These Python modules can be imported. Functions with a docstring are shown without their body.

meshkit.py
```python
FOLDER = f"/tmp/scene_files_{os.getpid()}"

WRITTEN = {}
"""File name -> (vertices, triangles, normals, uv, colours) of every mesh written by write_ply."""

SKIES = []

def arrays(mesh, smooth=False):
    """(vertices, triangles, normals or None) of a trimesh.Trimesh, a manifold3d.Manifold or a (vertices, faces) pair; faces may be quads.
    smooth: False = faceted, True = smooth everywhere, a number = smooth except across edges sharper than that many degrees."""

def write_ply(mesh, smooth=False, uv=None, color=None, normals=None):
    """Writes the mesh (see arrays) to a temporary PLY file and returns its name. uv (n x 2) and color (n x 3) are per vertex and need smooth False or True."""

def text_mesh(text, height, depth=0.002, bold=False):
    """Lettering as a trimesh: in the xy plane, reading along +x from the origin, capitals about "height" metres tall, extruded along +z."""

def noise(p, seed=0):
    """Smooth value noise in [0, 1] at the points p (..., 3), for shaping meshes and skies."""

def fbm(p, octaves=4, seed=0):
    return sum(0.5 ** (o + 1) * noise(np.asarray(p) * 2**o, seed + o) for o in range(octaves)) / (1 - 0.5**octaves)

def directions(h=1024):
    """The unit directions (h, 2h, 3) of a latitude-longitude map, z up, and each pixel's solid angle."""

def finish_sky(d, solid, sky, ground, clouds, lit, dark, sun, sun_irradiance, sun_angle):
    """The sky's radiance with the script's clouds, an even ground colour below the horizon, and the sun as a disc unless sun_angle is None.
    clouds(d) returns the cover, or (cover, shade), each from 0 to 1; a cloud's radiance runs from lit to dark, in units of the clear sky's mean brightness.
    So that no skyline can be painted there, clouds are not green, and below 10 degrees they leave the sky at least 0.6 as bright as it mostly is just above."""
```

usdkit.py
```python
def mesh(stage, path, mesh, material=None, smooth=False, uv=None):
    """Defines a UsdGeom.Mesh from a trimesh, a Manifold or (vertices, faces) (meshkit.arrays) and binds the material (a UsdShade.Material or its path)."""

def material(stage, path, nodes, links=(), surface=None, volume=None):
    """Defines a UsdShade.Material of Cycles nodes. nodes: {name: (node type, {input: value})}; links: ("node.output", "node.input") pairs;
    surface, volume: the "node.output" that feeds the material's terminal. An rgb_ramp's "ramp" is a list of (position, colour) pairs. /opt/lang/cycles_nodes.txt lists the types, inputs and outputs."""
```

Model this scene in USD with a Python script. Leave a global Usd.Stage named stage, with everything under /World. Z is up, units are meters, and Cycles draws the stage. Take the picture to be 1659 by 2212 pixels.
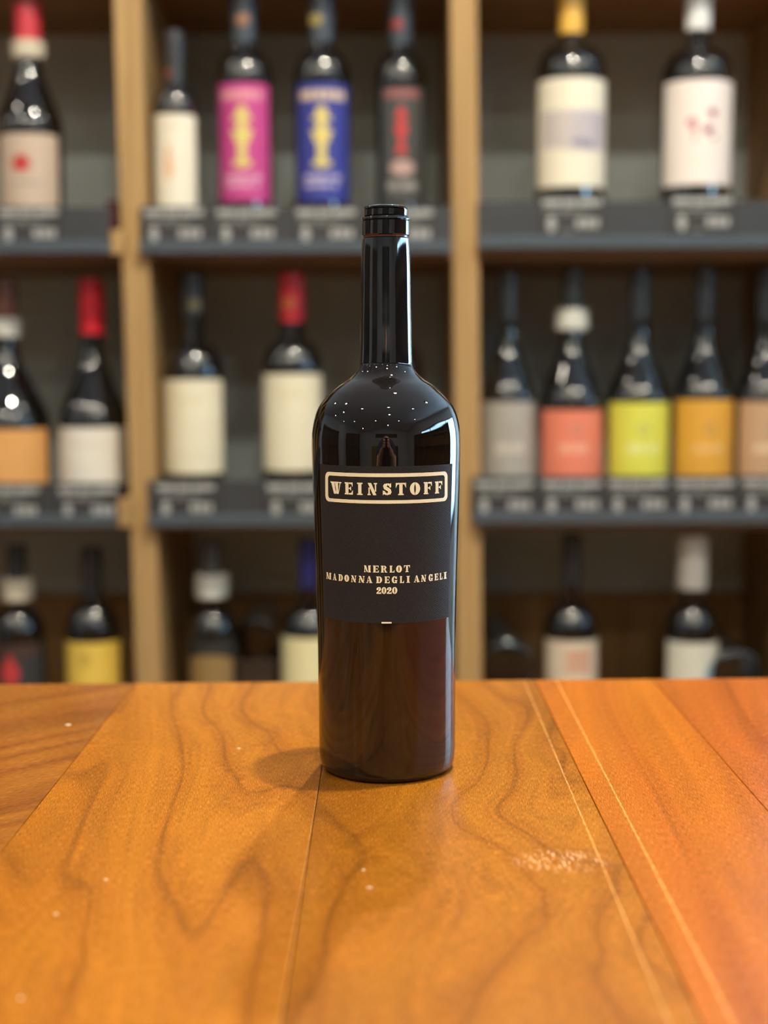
import math, random
import numpy as np, trimesh, usdkit
import manifold3d as m3
from shapely.geometry import Polygon, LineString, Point, box as sbox
from shapely import affinity, union_all
from scipy.interpolate import PchipInterpolator
from pxr import Usd, UsdGeom, UsdLux, UsdShade, Gf, Sdf

random.seed(7)
rng = np.random.default_rng(7)
stage = Usd.Stage.CreateInMemory()
UsdGeom.SetStageUpAxis(stage, UsdGeom.Tokens.z)
UsdGeom.SetStageMetersPerUnit(stage, 1.0)
UsdGeom.Xform.Define(stage, '/World')
UsdGeom.Scope.Define(stage, '/World/Looks')

# ------------------------------------------------------------------ camera
W, H, F = 1659.0, 2212.0, 3067.0
CAM = np.array([0.0, -0.796, 1.1252])
PITCH, ROLL = math.radians(5.65), math.radians(0.15)
EXPOSURE = -0.27
fw = np.array([0, math.cos(PITCH), -math.sin(PITCH)])
up0 = np.array([0, math.sin(PITCH), math.cos(PITCH)])
rt = math.cos(ROLL) * np.array([1.0, 0, 0]) - math.sin(ROLL) * up0
up = math.cos(ROLL) * up0 + math.sin(ROLL) * np.array([1.0, 0, 0])
cam = UsdGeom.Camera.Define(stage, '/World/camera')
cam.CreateHorizontalApertureAttr(36.0)
cam.CreateVerticalApertureAttr(48.0)
cam.CreateFocalLengthAttr(36.0 * F / W)
cam.CreateFStopAttr(36.0 * F / W / 12.6)
cam.CreateFocusDistanceAttr(0.762)
cam.CreateClippingRangeAttr(Gf.Vec2f(0.02, 100))
cam.CreateExposureAttr(EXPOSURE)
M4 = Gf.Matrix4d(1)
for i, v in enumerate((rt, up, -fw, CAM)):
    M4.SetRow(i, Gf.Vec4d(*map(float, v), 1.0 if i == 3 else 0.0))
UsdGeom.Xformable(cam).AddTransformOp().Set(M4)

def ray(px, py):
    return fw + rt * ((px - W / 2) / F) + up * ((H / 2 - py) / F)
def on_y(px, py, Y):
    d = ray(px, py); return CAM + d * ((Y - CAM[1]) / d[1])
def on_z(px, py, Z):
    d = ray(px, py); return CAM + d * ((Z - CAM[2]) / d[2])

# ------------------------------------------------------------------ daylight (through the shop window) and lamps
SKY = 7.0
dome = UsdLux.DomeLight.Define(stage, '/World/sky_light')
dome.CreateColorAttr(Gf.Vec3f(0.46, 0.75, 1.0)); dome.CreateIntensityAttr(SKY)
LAMP = 1061.0
WARM = (1.0, 0.905, 0.735)
# x, y, strength: the ceiling lamps, placed where the bottle's shoulder mirrors them
LAMPS = [(0.20, 1.36, 8.5), (0.25, 0.02, 6.0), (0.10, -0.95, 1.7), (0.20, -1.9, 1.6), (0.19, -4.1, .8),
         (-1.73, 1.2, .5), (-2.38, -.33, .8), (-3.4, .31, .6), (-1.1, -.9, 2.0), (-2.93, -2.2, .9), (-3.0, -4.0, .8),
         (-1.33, .30, .6), (1.3, .40, .6), (1.25, -.85, 2.0), (-4.0, -1.25, .5), (2.3, -2.0, .8), (-0.9, -2.9, 1.0), (1.1, -2.9, 1.0)]
CEIL = 2.75

# ------------------------------------------------------------------ helpers
def S(r, g, b):
    c = np.array([r, g, b]) / 255.0
    return tuple(np.where(c <= 0.04045, c / 12.92, ((c + 0.055) / 1.055) ** 2.4))
_used = {}
def numbered(parent, name):
    k = (parent, name); n = _used.get(k, 0); _used[k] = n + 1
    return f'{parent}/{name}' if n == 0 else f'{parent}/{name}_{n:03d}'
def keys(prim, label=None, cat=None, group=None, kind=None):
    for k, v in (('label', label), ('category', cat), ('group', group), ('kind', kind)):
        if v: prim.SetCustomDataByKey(k, v)
def thing(name, label, cat, loc=(0, 0, 0), group=None, kind=None):
    p = numbered('/World', name)
    x = UsdGeom.Xform.Define(stage, p); x.AddTranslateOp().Set(Gf.Vec3d(*map(float, loc)))
    keys(x.GetPrim(), label, cat, group, kind)
    return p
def part(parent, name, mesh, mat, label=None, smooth=False, kind=None):
    p = numbered(parent, name)
    m = usdkit.mesh(stage, p, mesh, mat, smooth=smooth)
    keys(m.GetPrim(), label, None, None, kind)
    return p
def struct(name, mesh, mat, label, cat):
    p = part('/World', name, mesh, mat)
    keys(stage.GetPrimAtPath(p), label, cat, None, 'structure')
    return p
def bx(x0, x1, y0, y1, z0, z1, ch=0.0):
    if ch <= 0:
        m = trimesh.creation.box((x1 - x0, y1 - y0, z1 - z0))
        m.apply_translation(((x0 + x1) / 2, (y0 + y1) / 2, (z0 + z1) / 2)); return m
    pts = []
    for sx in (0, 1):
        for sy in (0, 1):
            for sz in (0, 1):
                c = np.array([(x0, x1)[sx], (y0, y1)[sy], (z0, z1)[sz]]); s = np.array([1 - 2 * sx, 1 - 2 * sy, 1 - 2 * sz]) * ch
                for k in range(3):
                    q = c + s; q[k] = c[k]; pts.append(q)
    return trimesh.convex.convex_hull(np.array(pts))
def hexa(front, back):
    """Solid from four front corners and four back corners (same order)."""
    return trimesh.convex.convex_hull(np.vstack([front, back]))
def lathe(prof, n=64):
    """Closed solid of revolution about z from (r, z) pairs, bottom to top; end radii may be zero."""
    prof = list(prof)
    if prof[0][0] > 1e-6: prof = [(0, prof[0][1])] + prof
    if prof[-1][0] > 1e-6: prof = prof + [(0, prof[-1][1])]
    a = np.linspace(0, 2 * math.pi, n, endpoint=False)
    V = [(0, 0, prof[0][1])]; Fc = []
    rows = []
    for r, z in prof[1:-1]:
        rows.append(len(V)); V += [(r * math.cos(t), r * math.sin(t), z) for t in a]
    top = len(V); V.append((0, 0, prof[-1][1]))
    for i in range(n):
        j = (i + 1) % n
        Fc.append((0, rows[0] + j, rows[0] + i))
        for q in range(len(rows) - 1):
            A, B = rows[q], rows[q + 1]
            Fc += [(A + i, A + j, B + j), (A + i, B + j, B + i)]
        Fc.append((rows[-1] + i, rows[-1] + j, top))
    return trimesh.Trimesh(np.array(V), np.array(Fc), process=False)
def cat(ms): return trimesh.util.concatenate(ms)

# ------------------------------------------------------------------ materials
def mat(name, nodes, links, surface, volume=None):
    return usdkit.material(stage, f'/World/Looks/{name}', nodes, links, surface, volume)
_plain = {}
def plain(name, rgb, rough=0.5, metal=0.0, spec=0.5, mottle=0.06, scale=60.0, coat=0.0, bump=0.0):
    """A procedural surface: the colour varied by a fine noise, optional fine relief."""
    if name in _plain: return _plain[name]
    lo, hi = tuple(c * (1 - mottle) for c in rgb), tuple(min(1, c * (1 + mottle)) for c in rgb)
    nodes = {'tc': ('texture_coordinate', {}), 'n': ('noise_texture', {'scale': scale, 'detail': 3.0}),
             'r': ('rgb_ramp', {'ramp': [(0.3, lo), (0.7, hi)]}),
             'p': ('principled_bsdf', {'roughness': rough, 'metallic': metal, 'specular_ior_level': spec, 'coat_weight': coat})}
    links = [('tc.object', 'n.vector'), ('n.fac', 'r.fac'), ('r.color', 'p.base_color')]
    if bump:
        nodes['b'] = ('bump', {'strength': bump, 'distance': 0.001}); links += [('n.fac', 'b.height'), ('b.normal', 'p.normal')]
    _plain[name] = mat(name, nodes, links, 'p.BSDF'); return _plain[name]

def wood(name, base, ramp, rot=0.0, loc=(0, 0, 0), wave=9.0, distort=5.0, stretch=0.2, rough=0.22, lines=(), scuff=None, warp=0.35, pore=0.3, bump=0.22, axis='y', coat=0.0, patch=None, spec=.22, streak=.2, glint=.45):
    """Procedural veneer: growth-ring bands warped by noise, pores along the grain, fine relief. ramp: tones along a growth ring."""
    sc = {'y': (1, stretch, 1), 'x': (stretch, 1, 1), 'z': (1, 1, stretch)}[axis]
    fine = {'y': (2300, 170, 2300), 'x': (170, 2300, 2300), 'z': (2300, 2300, 170)}[axis]
    nodes = {
        'g': ('geometry', {}),
        'm0': ('mapping', {'mapping_type': 'point', 'location': loc, 'rotation': (0, 0, rot), 'scale': (1, 1, 1)}),
        'm1': ('mapping', {'mapping_type': 'point', 'scale': sc}),
        'n1': ('noise_texture', {'scale': 5.0, 'detail': 2.0, 'roughness': 0.5, 'distortion': 0.7}),
        'vs': ('vector_math', {'math_type': 'scale', 'scale': warp}),
        'va': ('vector_math', {'math_type': 'add'}),
        'w': ('wave_texture', {'wave_type': 'bands', 'bands_direction': 'x' if axis != 'x' else 'y', 'profile': 'saw', 'scale': wave, 'distortion': distort, 'detail': 3.0, 'detail_scale': 1.1, 'detail_roughness': 0.45}),
        'r': ('rgb_ramp', {'ramp': ramp}),
        'm2': ('mapping', {'mapping_type': 'point', 'scale': fine}),
        'n2': ('noise_texture', {'scale': 1.0, 'detail': 3.0, 'roughness': 0.6}),
        'pr': ('map_range', {'value': 0.5, 'from_min': 0.3, 'from_max': 0.7, 'to_min': 1 - pore, 'to_max': 1 + pore * 0.6}),
        'mx': ('mix', {'mix_type': 'multiply', 'fac': 1.0}),
        'n3': ('noise_texture', {'scale': 3.2, 'detail': 3.0, 'roughness': 0.55, 'distortion': 1.2}),
        'r3': ('rgb_ramp', {'ramp': [(0.34, (0.52, 0.54, 0.56)), (0.50, (1, 1, 1)), (0.7, (1.08, 1.1, 1.0))] if patch is None else patch}),
        'mx3': ('mix', {'mix_type': 'multiply', 'fac': 0.85}),
        'm4': ('mapping', {'mapping_type': 'point', 'scale': {'y': (95, 14, 95), 'x': (14, 95, 95), 'z': (95, 95, 14)}[axis]}), 'n4': ('noise_texture', {'scale': 1.0, 'detail': 5.0, 'roughness': 0.65}),
        's4': ('map_range', {'from_min': 0.3, 'from_max': 0.7, 'to_min': 1 - streak, 'to_max': 1 + streak * .7}), 'mx4': ('mix', {'mix_type': 'multiply', 'fac': 1.0}),
        'b': ('bump', {'strength': bump, 'distance': 0.0006}),
        'rr': ('map_range', {'from_min': 0.3, 'from_max': 0.7, 'to_min': rough * 0.8, 'to_max': rough * 1.25}),
        'p': ('principled_bsdf', {'roughness': rough, 'coat_weight': coat, 'coat_roughness': 0.12, 'specular_ior_level': spec}),
    }
    links = [('g.position', 'm0.vector'), ('m0.vector', 'm1.vector'), ('m1.vector', 'n1.vector'), ('n1.color', 'vs.vector1'), ('m1.vector', 'va.vector1'), ('vs.vector', 'va.vector2'),
             ('va.vector', 'w.vector'), ('w.fac', 'r.fac'), ('m0.vector', 'm2.vector'), ('m2.vector', 'n2.vector'), ('n2.fac', 'pr.value'),
             ('r.color', 'mx.color1'), ('pr.result', 'mx.color2'), ('m1.vector', 'n3.vector'), ('n3.fac', 'r3.fac'), ('va.vector', 'm4.vector'), ('m4.vector', 'n4.vector'), ('n4.fac', 's4.value'), ('mx.color', 'mx4.color1'), ('s4.result', 'mx4.color2'), ('mx4.color', 'mx3.color1'), ('r3.color', 'mx3.color2'),
             ('n2.fac', 'b.height'), ('b.normal', 'p.normal'), ('n2.fac', 'rr.value'), ('rr.result', 'p.roughness')]
    last = 'mx3.color'
    if glint:  # tiny varnish glints painted into the base colour at the noise peaks
        nodes |= {'fl': ('map_range', {'from_min': 0.63, 'from_max': 0.74, 'to_min': 0.0, 'to_max': glint, 'clamp': True}), 'fm': ('mix', {'color2': (.70, .36, .12)})}
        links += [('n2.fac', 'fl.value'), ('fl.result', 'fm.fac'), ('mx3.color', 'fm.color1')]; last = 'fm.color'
    if lines or scuff:
        nodes['sx'] = ('separate_xyz', {}); links.append(('g.position', 'sx.vector'))
        nodes['nj'] = ('noise_texture', {'scale': 130.0, 'detail': 3.0, 'roughness': 0.7}); links.append(('g.position', 'nj.vector'))
    for i, (a, b, half, amp, col, amt) in enumerate(lines):      # worn ridges: x = a + b*y, wobbling by amp
        q = f'l{i}'
        nodes |= {q + 'a': ('math', {'math_type': 'multiply_add', 'value2': -b, 'value3': -a}), q + 'b': ('math', {'math_type': 'add'}),
                  q + 'n': ('math', {'math_type': 'multiply_add', 'value2': amp, 'value3': -amp / 2}), q + 'c': ('math', {'math_type': 'add'}), q + 'd': ('math', {'math_type': 'absolute'}),
                  q + 'e': ('map_range', {'from_min': half, 'from_max': half * 2.2, 'to_min': amt, 'to_max': 0.0, 'clamp': True}), q + 'm': ('mix', {'color2': col}),
                  q + 'k': ('map_range', {'from_min': 0.42, 'from_max': 0.56, 'to_min': 0.35, 'to_max': 1.0, 'clamp': True}), q + 'f': ('math', {'math_type': 'multiply'})}
        links += [('sx.y', q + 'a.value1'), ('sx.x', q + 'b.value1'), (q + 'a.value', q + 'b.value2'), ('nj.fac', q + 'n.value1'), (q + 'b.value', q + 'c.value1'), (q + 'n.value', q + 'c.value2'),
                  (q + 'c.value', q + 'd.value1'), (q + 'd.value', q + 'e.value'), ('n2.fac', q + 'k.value'), (q + 'e.result', q + 'f.value1'), (q + 'k.result', q + 'f.value2'), (q + 'f.value', q + 'm.fac'), (last, q + 'm.color1')]
        last = q + 'm.color'
    if scuff:
        (cx, cy, rx, ry, col) = scuff
        nodes |= {'sm': ('mapping', {'mapping_type': 'point', 'location': (-cx / rx, -cy / ry, -.9), 'scale': (1 / rx, 1 / ry, 1)}), 'sl': ('vector_math', {'math_type': 'length'}),
                  'sr': ('map_range', {'from_min': 0.1, 'from_max': 1.0, 'to_min': 1.0, 'to_max': 0.0, 'clamp': True}), 'sn': ('noise_texture', {'scale': 1.0, 'detail': 4.0, 'roughness': 0.7}),
                  'sm2': ('mapping', {'mapping_type': 'point', 'rotation': (0, 0, .5), 'scale': (600, 130, 1)}), 'st': ('map_range', {'from_min': 0.52, 'from_max': 0.62, 'to_min': 0.0, 'to_max': 1.0, 'clamp': True}),
                  'sf': ('math', {'math_type': 'multiply'}), 'sq': ('mix', {'color2': col})}
        links += [('g.position', 'sm.vector'), ('sm.vector', 'sl.vector1'), ('sl.value', 'sr.value'), ('g.position', 'sm2.vector'), ('sm2.vector', 'sn.vector'), ('sn.fac', 'st.value'),
                  ('sr.result', 'sf.value1'), ('st.result', 'sf.value2'), ('sf.value', 'sq.fac'), (last, 'sq.color1')]
        last = 'sq.color'
    links.append((last, 'p.base_color'))
    return mat(name, nodes, links, 'p.BSDF')

def ring(light, mid, dark):
    soft = tuple(.6 * a + .4 * b for a, b in zip(dark, mid))
    return [(0.0, mid), (0.3, light), (0.55, light), (0.87, mid), (0.945, soft), (0.962, soft), (0.99, mid), (1.0, mid)]
LINE = S(226, 168, 98)
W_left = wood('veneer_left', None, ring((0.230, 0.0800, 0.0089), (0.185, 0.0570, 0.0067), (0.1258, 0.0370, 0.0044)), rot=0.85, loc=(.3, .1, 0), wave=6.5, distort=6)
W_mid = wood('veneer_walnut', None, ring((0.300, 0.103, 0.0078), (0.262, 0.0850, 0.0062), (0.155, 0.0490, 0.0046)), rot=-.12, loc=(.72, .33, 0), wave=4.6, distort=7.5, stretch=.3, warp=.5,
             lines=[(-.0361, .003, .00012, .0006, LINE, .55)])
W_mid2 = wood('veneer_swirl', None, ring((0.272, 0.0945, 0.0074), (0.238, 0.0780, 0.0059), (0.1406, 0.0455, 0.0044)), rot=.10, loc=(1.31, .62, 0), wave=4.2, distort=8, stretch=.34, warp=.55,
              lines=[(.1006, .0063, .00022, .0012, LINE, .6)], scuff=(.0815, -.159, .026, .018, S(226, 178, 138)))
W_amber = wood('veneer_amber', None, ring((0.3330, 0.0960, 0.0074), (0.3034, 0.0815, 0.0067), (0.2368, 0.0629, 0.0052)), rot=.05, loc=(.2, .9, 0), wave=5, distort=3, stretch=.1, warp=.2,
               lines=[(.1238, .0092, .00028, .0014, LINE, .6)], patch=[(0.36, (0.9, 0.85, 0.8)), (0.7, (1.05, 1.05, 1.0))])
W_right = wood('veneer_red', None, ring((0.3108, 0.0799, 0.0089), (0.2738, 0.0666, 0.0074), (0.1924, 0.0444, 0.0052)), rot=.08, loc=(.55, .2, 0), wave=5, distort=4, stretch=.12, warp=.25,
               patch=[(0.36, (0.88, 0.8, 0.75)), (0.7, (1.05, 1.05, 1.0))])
W_body = wood('counter_panel_wood', None, ring((.40, .16, .04), (.34, .13, .03), (.2, .07, .018)), axis='z', rough=.4)
OAK = wood('shelf_oak', None, ring((.455, .295, .127), (.42, .265, .11), (.365, .22, .088)), axis='z', wave=14, distort=3, stretch=.08, rough=.45, pore=.12, warp=.15,
           patch=[(0.36, (0.9, 0.88, 0.85)), (0.7, (1.04, 1.04, 1.04))])
OAKX = wood('shelf_oak_board', None, ring((.36, .21, .095), (.32, .18, .08), (.27, .14, .06)), axis='x', wave=14, distort=3, stretch=.08, rough=.45, pore=.12, warp=.15,
            patch=[(0.36, (0.9, 0.88, 0.85)), (0.7, (1.04, 1.04, 1.04))])
BACK = plain('grey_back_board', S(196, 212, 215), rough=.5, mottle=.08, scale=6)
RAIL = plain('rail_grey_metal', S(60, 63, 66), rough=.32, spec=.6, mottle=.05, scale=40)
LIP = plain('rail_lip_metal', S(72, 82, 90), rough=.28, spec=.8, mottle=.05, scale=40)
CARD = plain('price_card_black', S(50, 51, 52), rough=.5, mottle=.05)
CARDINK = plain('price_card_print', S(158, 160, 158), rough=.6, mottle=.04)
GLASS = mat('dark_bottle_glass', {'tc': ('texture_coordinate', {}), 'n': ('noise_texture', {'scale': 35.0, 'detail': 2.0}), 'b': ('bump', {'strength': .008, 'distance': .001}),
            'p': ('principled_bsdf', {'base_color': (.0045, .0050, .0050), 'roughness': .045, 'ior': 1.56, 'specular_ior_level': .62, 'coat_weight': .6, 'coat_roughness': .02})},
            [('tc.object', 'n.vector'), ('n.fac', 'b.height'), ('b.normal', 'p.normal')], 'p.BSDF')
HERO = mat('hero_bottle_glass', {'tc': ('texture_coordinate', {}), 'n': ('noise_texture', {'scale': 28.0, 'detail': 1.0}), 'b': ('bump', {'strength': .012, 'distance': .001}),
           'd': ('noise_texture', {'scale': 900.0, 'detail': 2.0}), 'dr': ('map_range', {'from_min': .62, 'from_max': .72, 'to_min': .012, 'to_max': .05, 'clamp': True}),
           'p': ('principled_bsdf', {'base_color': (.0050, .0038, .0028), 'roughness': .015, 'ior': 1.68})},
           [('tc.object', 'n.vector'), ('n.fac', 'b.height'), ('b.normal', 'p.normal'), ('tc.object', 'd.vector'), ('d.fac', 'dr.value'), ('dr.result', 'p.roughness')], 'p.BSDF')
FOIL = mat('black_foil', {'tc': ('texture_coordinate', {}), 'm': ('mapping', {'mapping_type': 'point', 'scale': (260, 260, 22)}), 'n': ('noise_texture', {'scale': 1.0, 'detail': 2.0}),
           'b': ('bump', {'strength': .10, 'distance': .0006}), 'p': ('principled_bsdf', {'base_color': (.006, .007, .008), 'roughness': .05, 'ior': 1.68, 'coat_weight': .4})},
           [('tc.object', 'm.vector'), ('m.vector', 'n.vector'), ('n.fac', 'b.height'), ('b.normal', 'p.normal')], 'p.BSDF')
TWILL = mat('label_twill', {'tc': ('texture_coordinate', {}), 'm': ('mapping', {'mapping_type': 'point', 'rotation': (0, .95, 0), 'scale': (1, 1, 1)}),
            'w': ('wave_texture', {'wave_type': 'bands', 'bands_direction': 'x', 'scale': 430.0, 'distortion': 3.5, 'detail': 3.0, 'detail_scale': 4.0}),
            'n': ('noise_texture', {'scale': 700.0, 'detail': 3.0}), 'mx': ('mix', {'mix_type': 'multiply', 'fac': .8}),
            'r': ('rgb_ramp', {'ramp': [(0.05, (.0125, .0120, .0130)), (0.35, (.0180, .0175, .0190)), (.75, (.034, .034, .037))]}),
            'b': ('bump', {'strength': .5, 'distance': .0002}), 'p': ('principled_bsdf', {'roughness': .75, 'specular_ior_level': .3})},
            [('tc.object', 'm.vector'), ('m.vector', 'w.vector'), ('tc.object', 'n.vector'), ('w.fac', 'mx.color1'), ('n.color', 'mx.color2'), ('mx.color', 'r.fac'), ('r.color', 'p.base_color'), ('w.fac', 'b.height'), ('b.normal', 'p.normal')], 'p.BSDF')
INK = plain('cream_ink', S(250, 243, 208), rough=.6, mottle=.04, scale=900)
LAMP_BODY = plain('lamp_black', (.02, .02, .02), rough=.4)
def paper(name, rgb, rough=.65): return plain('paper_' + name, tuple(.9 * c for c in S(*rgb)), rough=rough, mottle=.03, scale=25)
def foil(name, rgb, rough=.38): return plain('foil_' + name, S(*rgb), rough=rough, spec=.6, mottle=.04, scale=120)

# ------------------------------------------------------------------ the room
XL, XR, YB, YF = -4.6, 3.4, -5.2, 3.7
PLASTER = plain('plaster', (.74, .74, .72), rough=.8, mottle=.04, scale=3)
CEILP = plain('ceiling_plaster', (.82, .82, .82), rough=.8, mottle=.03, scale=2)
FLOORM = plain('floor_screed', (.20, .18, .165), rough=.45, mottle=.15, scale=2.2)
struct('floor', bx(XL, XR, YB, YF, -.1, 0), FLOORM, 'grey brown polished screed floor of the wine shop', 'floor')
struct('ceiling', bx(XL, XR, YB, YF, CEIL, CEIL + .1), CEILP, 'pale grey plaster ceiling with black spotlights', 'ceiling')
struct('wall_left', bx(XL - .1, XL, YB - .1, YF + .1, 0, CEIL), PLASTER, 'pale plaster wall on the left side of the shop', 'wall')
struct('wall_front', bx(XL, XR, YF, YF + .1, 0, CEIL), PLASTER, 'pale plaster wall behind the bottle shelves', 'wall')
struct('wall_back', bx(XL, XR, YB - .1, YB, 0, CEIL), PLASTER, 'pale plaster wall behind the photographer', 'wall')
WY0, WY1, WZ0, WZ1 = -2.4, 3.5, .45, 2.02
struct('wall_right', cat([bx(XR, XR + .1, YB - .1, WY0, 0, CEIL), bx(XR, XR + .1, WY1, YF + .1, 0, CEIL), bx(XR, XR + .1, WY0, WY1, 0, WZ0), bx(XR, XR + .1, WY0, WY1, WZ1, CEIL)]), PLASTER, 'pale plaster wall with the shop window on the right side', 'wall')
PANE = mat('window_pane', {'lw': ('layer_weight', {'blend': .5}), 'pw': ('math', {'math_type': 'power', 'value2': 5.0}), 'f': ('math', {'math_type': 'multiply_add', 'value2': .8, 'value3': .05, 'use_clamp': True}), 't': ('transparent_bsdf', {'color': (.96, .98, 1)}), 'g': ('glossy_bsdf', {'roughness': 0.0}), 'm': ('mix_closure', {})},
           [('lw.facing', 'pw.value1'), ('pw.value', 'f.value1'), ('f.value', 'm.fac'), ('t.BSDF', 'm.closure1'), ('g.BSDF', 'm.closure2')], 'm.closure')
FRAME = plain('window_frame_paint', (.05, .05, .055), rough=.4)
win = thing('window_1', 'wide shop window with dark frame in the right wall', 'window', (XR + .05, 0, 0), kind='structure')
for a, b in ((WY0, WY0 + .06), (-1.13, -1.07), (1.17, 1.23), (WY1 - .06, WY1)):
    part(win, 'mullion', bx(-.03, .03, a, b, WZ0, WZ1), FRAME)
for a, b in ((WZ0, WZ0 + .06), (WZ1 - .06, WZ1)):
    part(win, 'frame_bar', bx(-.03, .03, WY0 + .06, WY1 - .06, a, b), FRAME)
for a, b in ((WY0 + .06, -1.13), (-1.07, 1.17), (1.23, WY1 - .06)):
    part(win, 'pane', bx(-.004, .004, a, b, WZ0 + .06, WZ1 - .06), PANE)

# furniture behind the photographer and along the window: it shows only as reflections in the bottles
DARKWOOD = wood('dark_cabinet_wood', None, ring((.20, .10, .045), (.17, .08, .035), (.1, .045, .02)), axis='z', rough=.4)
def cabinet(x0, x1, y0, y1, h, doors, label, front, m=DARKWOOD):
    o = thing('low_cabinet', label, 'cabinet', ((x0 + x1) / 2, (y0 + y1) / 2, 0)); w, d = (x1 - x0) / 2, (y1 - y0) / 2
    part(o, 'body', bx(-w, w, -d, d, 0, h, .003), m)
    for k in range(doors):
        a, b = -w + 2 * w * k / doors + .008, -w + 2 * w * (k + 1) / doors - .008
        dr = part(o, 'door', bx(a, b, d + .0005, d + .018, .06, h - .03, .002), m)
        part(dr, 'knob', bx(b - .05, b - .03, d + .0185, d + .04, h * .55, h * .55 + .02, .003), LAMP_BODY)
cabinet(-1.9, -.5, YB + .02, YB + .45, 1.0, 3, 'dark wooden low cabinet left of the photographer against the back wall', 1, OAK)
cabinet(.35, 1.5, YB + .02, YB + .45, 1.0, 2, 'brown wooden low cabinet right of the photographer against the back wall', 1, DARKWOOD)
wp = thing('wall_board', 'long black board hanging on the back wall', 'board', (0, YB + .002, 1.85))
part(wp, 'panel', bx(-1.5, 1.5, .0, .03, -.3, .3, .003), LAMP_BODY)
def rack(x, y, rz, w, h, label, n):
    o = thing('storage_rack', label, 'rack', (x, y, 0)); c, s_ = math.cos(rz), math.sin(rz); R4 = trimesh.transformations.rotation_matrix(rz, (0, 0, 1))
    def P(nm, m, mt): m.apply_transform(R4); part(o, nm, m, mt)
    for k in range(n + 1): P('upright', bx(-w / 2 + w * k / n - .015, -w / 2 + w * k / n + .015, -.16, .16, 0, h), DARKWOOD)
    for z in (.1, .55, 1.0, 1.45, h - .03): P('shelf_board', bx(-w / 2 + .015, w / 2 - .015, -.16, .13, z, z + .025), DARKWOOD)
    P('rear_panel', bx(-w / 2, w / 2, .13, .16, 0, h), DARKWOOD)
rack(3.12, -.9, -math.pi / 2, 4.6, 1.72, 'long dark storage rack standing in front of the shop window', 6)
rack(-3.6, -2.8, 2.2, 1.8, 1.9, 'dark storage rack across the back left corner', 3)
rack(-4.38, .6, math.pi / 2, 3.0, 1.9, 'dark storage rack along the left wall', 4)

# ceiling lamps: a black can with a lit disc at its mouth
lamp_body = lathe([(.055, 0), (.058, .005), (.058, .12), (.05, .13)], 32)
for i, (x, y, s) in enumerate(LAMPS):
    nm = numbered('/World', 'ceiling_spotlight')
    if i == 0:
        xf = UsdGeom.Xform.Define(stage, nm); first_lamp = nm
        part(nm, 'housing', lathe([(.045, .012), (.055, .0), (.058, .0), (.058, .12), (.05, .13)], 32), LAMP_BODY)
    else:
        xf = UsdGeom.Xform.Define(stage, nm)
        xf.GetPrim().GetReferences().AddInternalReference(first_lamp); xf.GetPrim().SetInstanceable(True)
        xf.ClearXformOpOrder()
    xf.AddTranslateOp(opSuffix='at').Set(Gf.Vec3d(x, y, CEIL - .13))
    keys(xf.GetPrim(), 'small black can spotlight mounted flush under the ceiling', 'spotlight', 'ceiling spotlights')
    d = UsdLux.DiskLight.Define(stage, f'/World/lamp_light_{i:03d}')
    rad = .028 if i < 2 else .045
    d.CreateRadiusAttr(rad); d.CreateIntensityAttr(LAMP * s * (.028 / rad) ** 2); d.CreateColorAttr(Gf.Vec3f(*WARM))
    d.AddTranslateOp().Set(Gf.Vec3d(x, y, CEIL - .132))

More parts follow.
